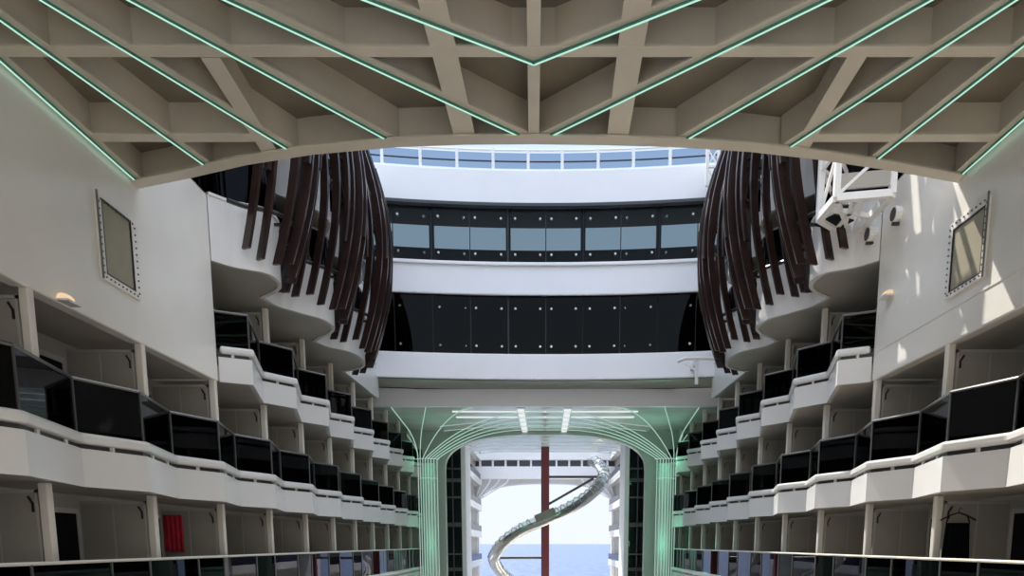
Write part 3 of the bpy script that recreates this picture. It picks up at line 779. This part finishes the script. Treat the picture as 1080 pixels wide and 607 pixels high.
# ------------------------------------------------------------------ things on the balconies
# red towel
yt = 14.05
c = P(184, 566, Y=yt)
def cloth(name, m, x0, x1, zt, zb, y, taper0=1, taper1=1, amp=.03, waves=4, n=24, k=8, parent=None):
    mb = MB(); xm = (x0 + x1) / 2; hw = (x1 - x0) / 2
    for s_ in (0, .012):
        for j in range(k + 1):
            t = j / k; w = hw * (taper0 + (taper1 - taper0) * t)
            for i in range(n + 1):
                u = -1 + 2 * i / n
                mb.v.append((xm + u * w, y + s_ + amp * math.sin(u * waves * PI) * (.4 + .6 * t), zt + (zb - zt) * t + .015 * math.sin(u * 5) * t))
    o = (n + 1) * (k + 1)
    for j in range(k):
        for i in range(n):
            q = j * (n + 1) + i; mb.f += [(q, q + 1, q + n + 2, q + n + 1), (o + q, o + q + n + 1, o + q + n + 2, o + q + 1)]
    for i in range(n): mb.f += [(i, o + i, o + i + 1, i + 1), (k * (n + 1) + i, k * (n + 1) + i + 1, o + k * (n + 1) + i + 1, o + k * (n + 1) + i)]
    for j in range(k): mb.f += [(j * (n + 1), (j + 1) * (n + 1), o + (j + 1) * (n + 1), o + j * (n + 1)), (j * (n + 1) + n, o + j * (n + 1) + n, o + (j + 1) * (n + 1) + n, (j + 1) * (n + 1) + n)]
    return mb.build(name, m, parent, smooth=True)
yk = 17.2 - .12
a, d = P(172, 543, Y=yk), P(194.5, 581, Y=yk)
tag(cloth('towel', 'red_cloth', a.x, d.x, a.z, d.z, yk), 'bright red towel hanging on a lower left balcony divider', 'towel')
# black dress on a hanger
yk = 14.2 - .3
a, d = P(997, 551, Y=yk), P(1020, 596, Y=yk)
dress = empty('dress', ((a.x + d.x) / 2, yk, d.z), 'long black dress on a wooden hanger, lower right balcony', 'dress')
xm = (a.x + d.x) / 2
cloth('skirt', 'black_cloth', a.x - .03, d.x + .03, a.z, d.z - .25, yk, .82, 1.08, .035, 5, parent=dress)
for q in (-1, 1): MB().tube([(xm + q * .22, yk, a.z), (xm + q * .17, yk, a.z + .12)], .012, 5).build('strap', 'black_cloth', dress)
MB().tube([(xm - .33, yk, a.z + .05), (xm - .15, yk, a.z + .14), (xm, yk, a.z + .19), (xm + .15, yk, a.z + .14), (xm + .33, yk, a.z + .05)], .016, 6).tube(
    [(xm, yk, a.z + .18), (xm, yk, a.z + .25), (xm + .03, yk, a.z + .28), (xm + .05, yk, a.z + .25)], .008, 5).build('hanger', 'interior_brown', dress)
# loungers / chairs just behind the lowest glass
def chair(x, y, rz, lab):
    r = empty('balcony_chair', (x, y, ZA['floor']), lab, 'chair', 'chairs on the lowest balconies')
    z0 = ZA['floor']; c, s_ = math.cos(rz), math.sin(rz)
    def W(p): return (x + p[0] * c - p[1] * s_, y + p[0] * s_ + p[1] * c, z0 + p[2])
    MB().bar(W((-.24, 0, .43)), W((.24, 0, .43)), .48, .04).build('seat', 'plastic_white', r, bevel=.01)
    mb = MB()
    for i in range(6): mb.bar(W((-.22, .24 + .03 * i, .5 + .09 * i)), W((.22, .24 + .03 * i, .5 + .09 * i)), .02, .07)
    mb.build('backrest', 'plastic_white', r)
    for lx in (-.22, .22):
        MB().bar(W((lx, -.22, 0)), W((lx, -.22, .62)), .035, .035).build('leg', 'plastic_white', r)
        MB().bar(W((lx, .26, 0)), W((lx, .42, 1.02)), .035, .035).build('leg', 'plastic_white', r)
        MB().bar(W((lx, -.26, .62)), W((lx, .3, .62)), .05, .03).build('armrest', 'plastic_white', r)
chair(-8.1, 12.3, 1.2, 'white slatted balcony chair behind lowest glass, left side near the red towel')
chair(-8.0, 9.5, 1.5, 'white slatted balcony chair at the bottom left corner')
chair(8.0, 12.6, -1.3, 'white slatted balcony chair below the black dress, right side')

# ------------------------------------------------------------------ light
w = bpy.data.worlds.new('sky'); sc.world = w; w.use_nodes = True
nt = w.node_tree; bg = nt.nodes['Background']
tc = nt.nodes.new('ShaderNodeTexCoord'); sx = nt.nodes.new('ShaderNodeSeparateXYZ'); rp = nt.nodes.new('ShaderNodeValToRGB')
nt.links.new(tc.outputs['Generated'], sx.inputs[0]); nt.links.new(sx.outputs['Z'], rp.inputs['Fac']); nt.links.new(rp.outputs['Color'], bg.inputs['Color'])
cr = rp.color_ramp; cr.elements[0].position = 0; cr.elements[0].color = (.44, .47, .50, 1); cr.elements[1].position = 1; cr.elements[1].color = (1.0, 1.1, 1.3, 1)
for p_, c_ in ((.10, (.44, .48, .52)), (.25, (.42, .49, .58)), (.5, (.34, .44, .60)), (.64, (.85, .95, 1.12))):  # zenith above the view made brighter than the visible sky to light the scene
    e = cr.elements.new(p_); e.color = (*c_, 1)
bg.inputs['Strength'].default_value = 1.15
def sun(dirv, s, col_, ang):
    l = bpy.data.lights.new('sun', 'SUN'); l.energy = s; l.color = col_; l.angle = math.radians(ang)
    o = bpy.data.objects.new('sun', l); col.objects.link(o); o.location = V(dirv) * 60
    o.rotation_euler = V(dirv).to_track_quat('Z', 'Y').to_euler()
sun((-.385, .8, 1.25), 5.4, (1, .95, .87), .6)
def pl_light(name, loc, e_, c_, r=.3):
    l = bpy.data.lights.new(name, 'POINT'); l.energy = e_; l.color = c_; l.shadow_soft_size = r
    o = bpy.data.objects.new(name, l); col.objects.link(o); o.location = loc
for sgn in (-1, 1):
    for zz in (0, 4.4): pl_light('tree_glow', (sgn * 5.9, 39.0, zz), 14 if sgn < 0 else 32, (.22, 1, .6))
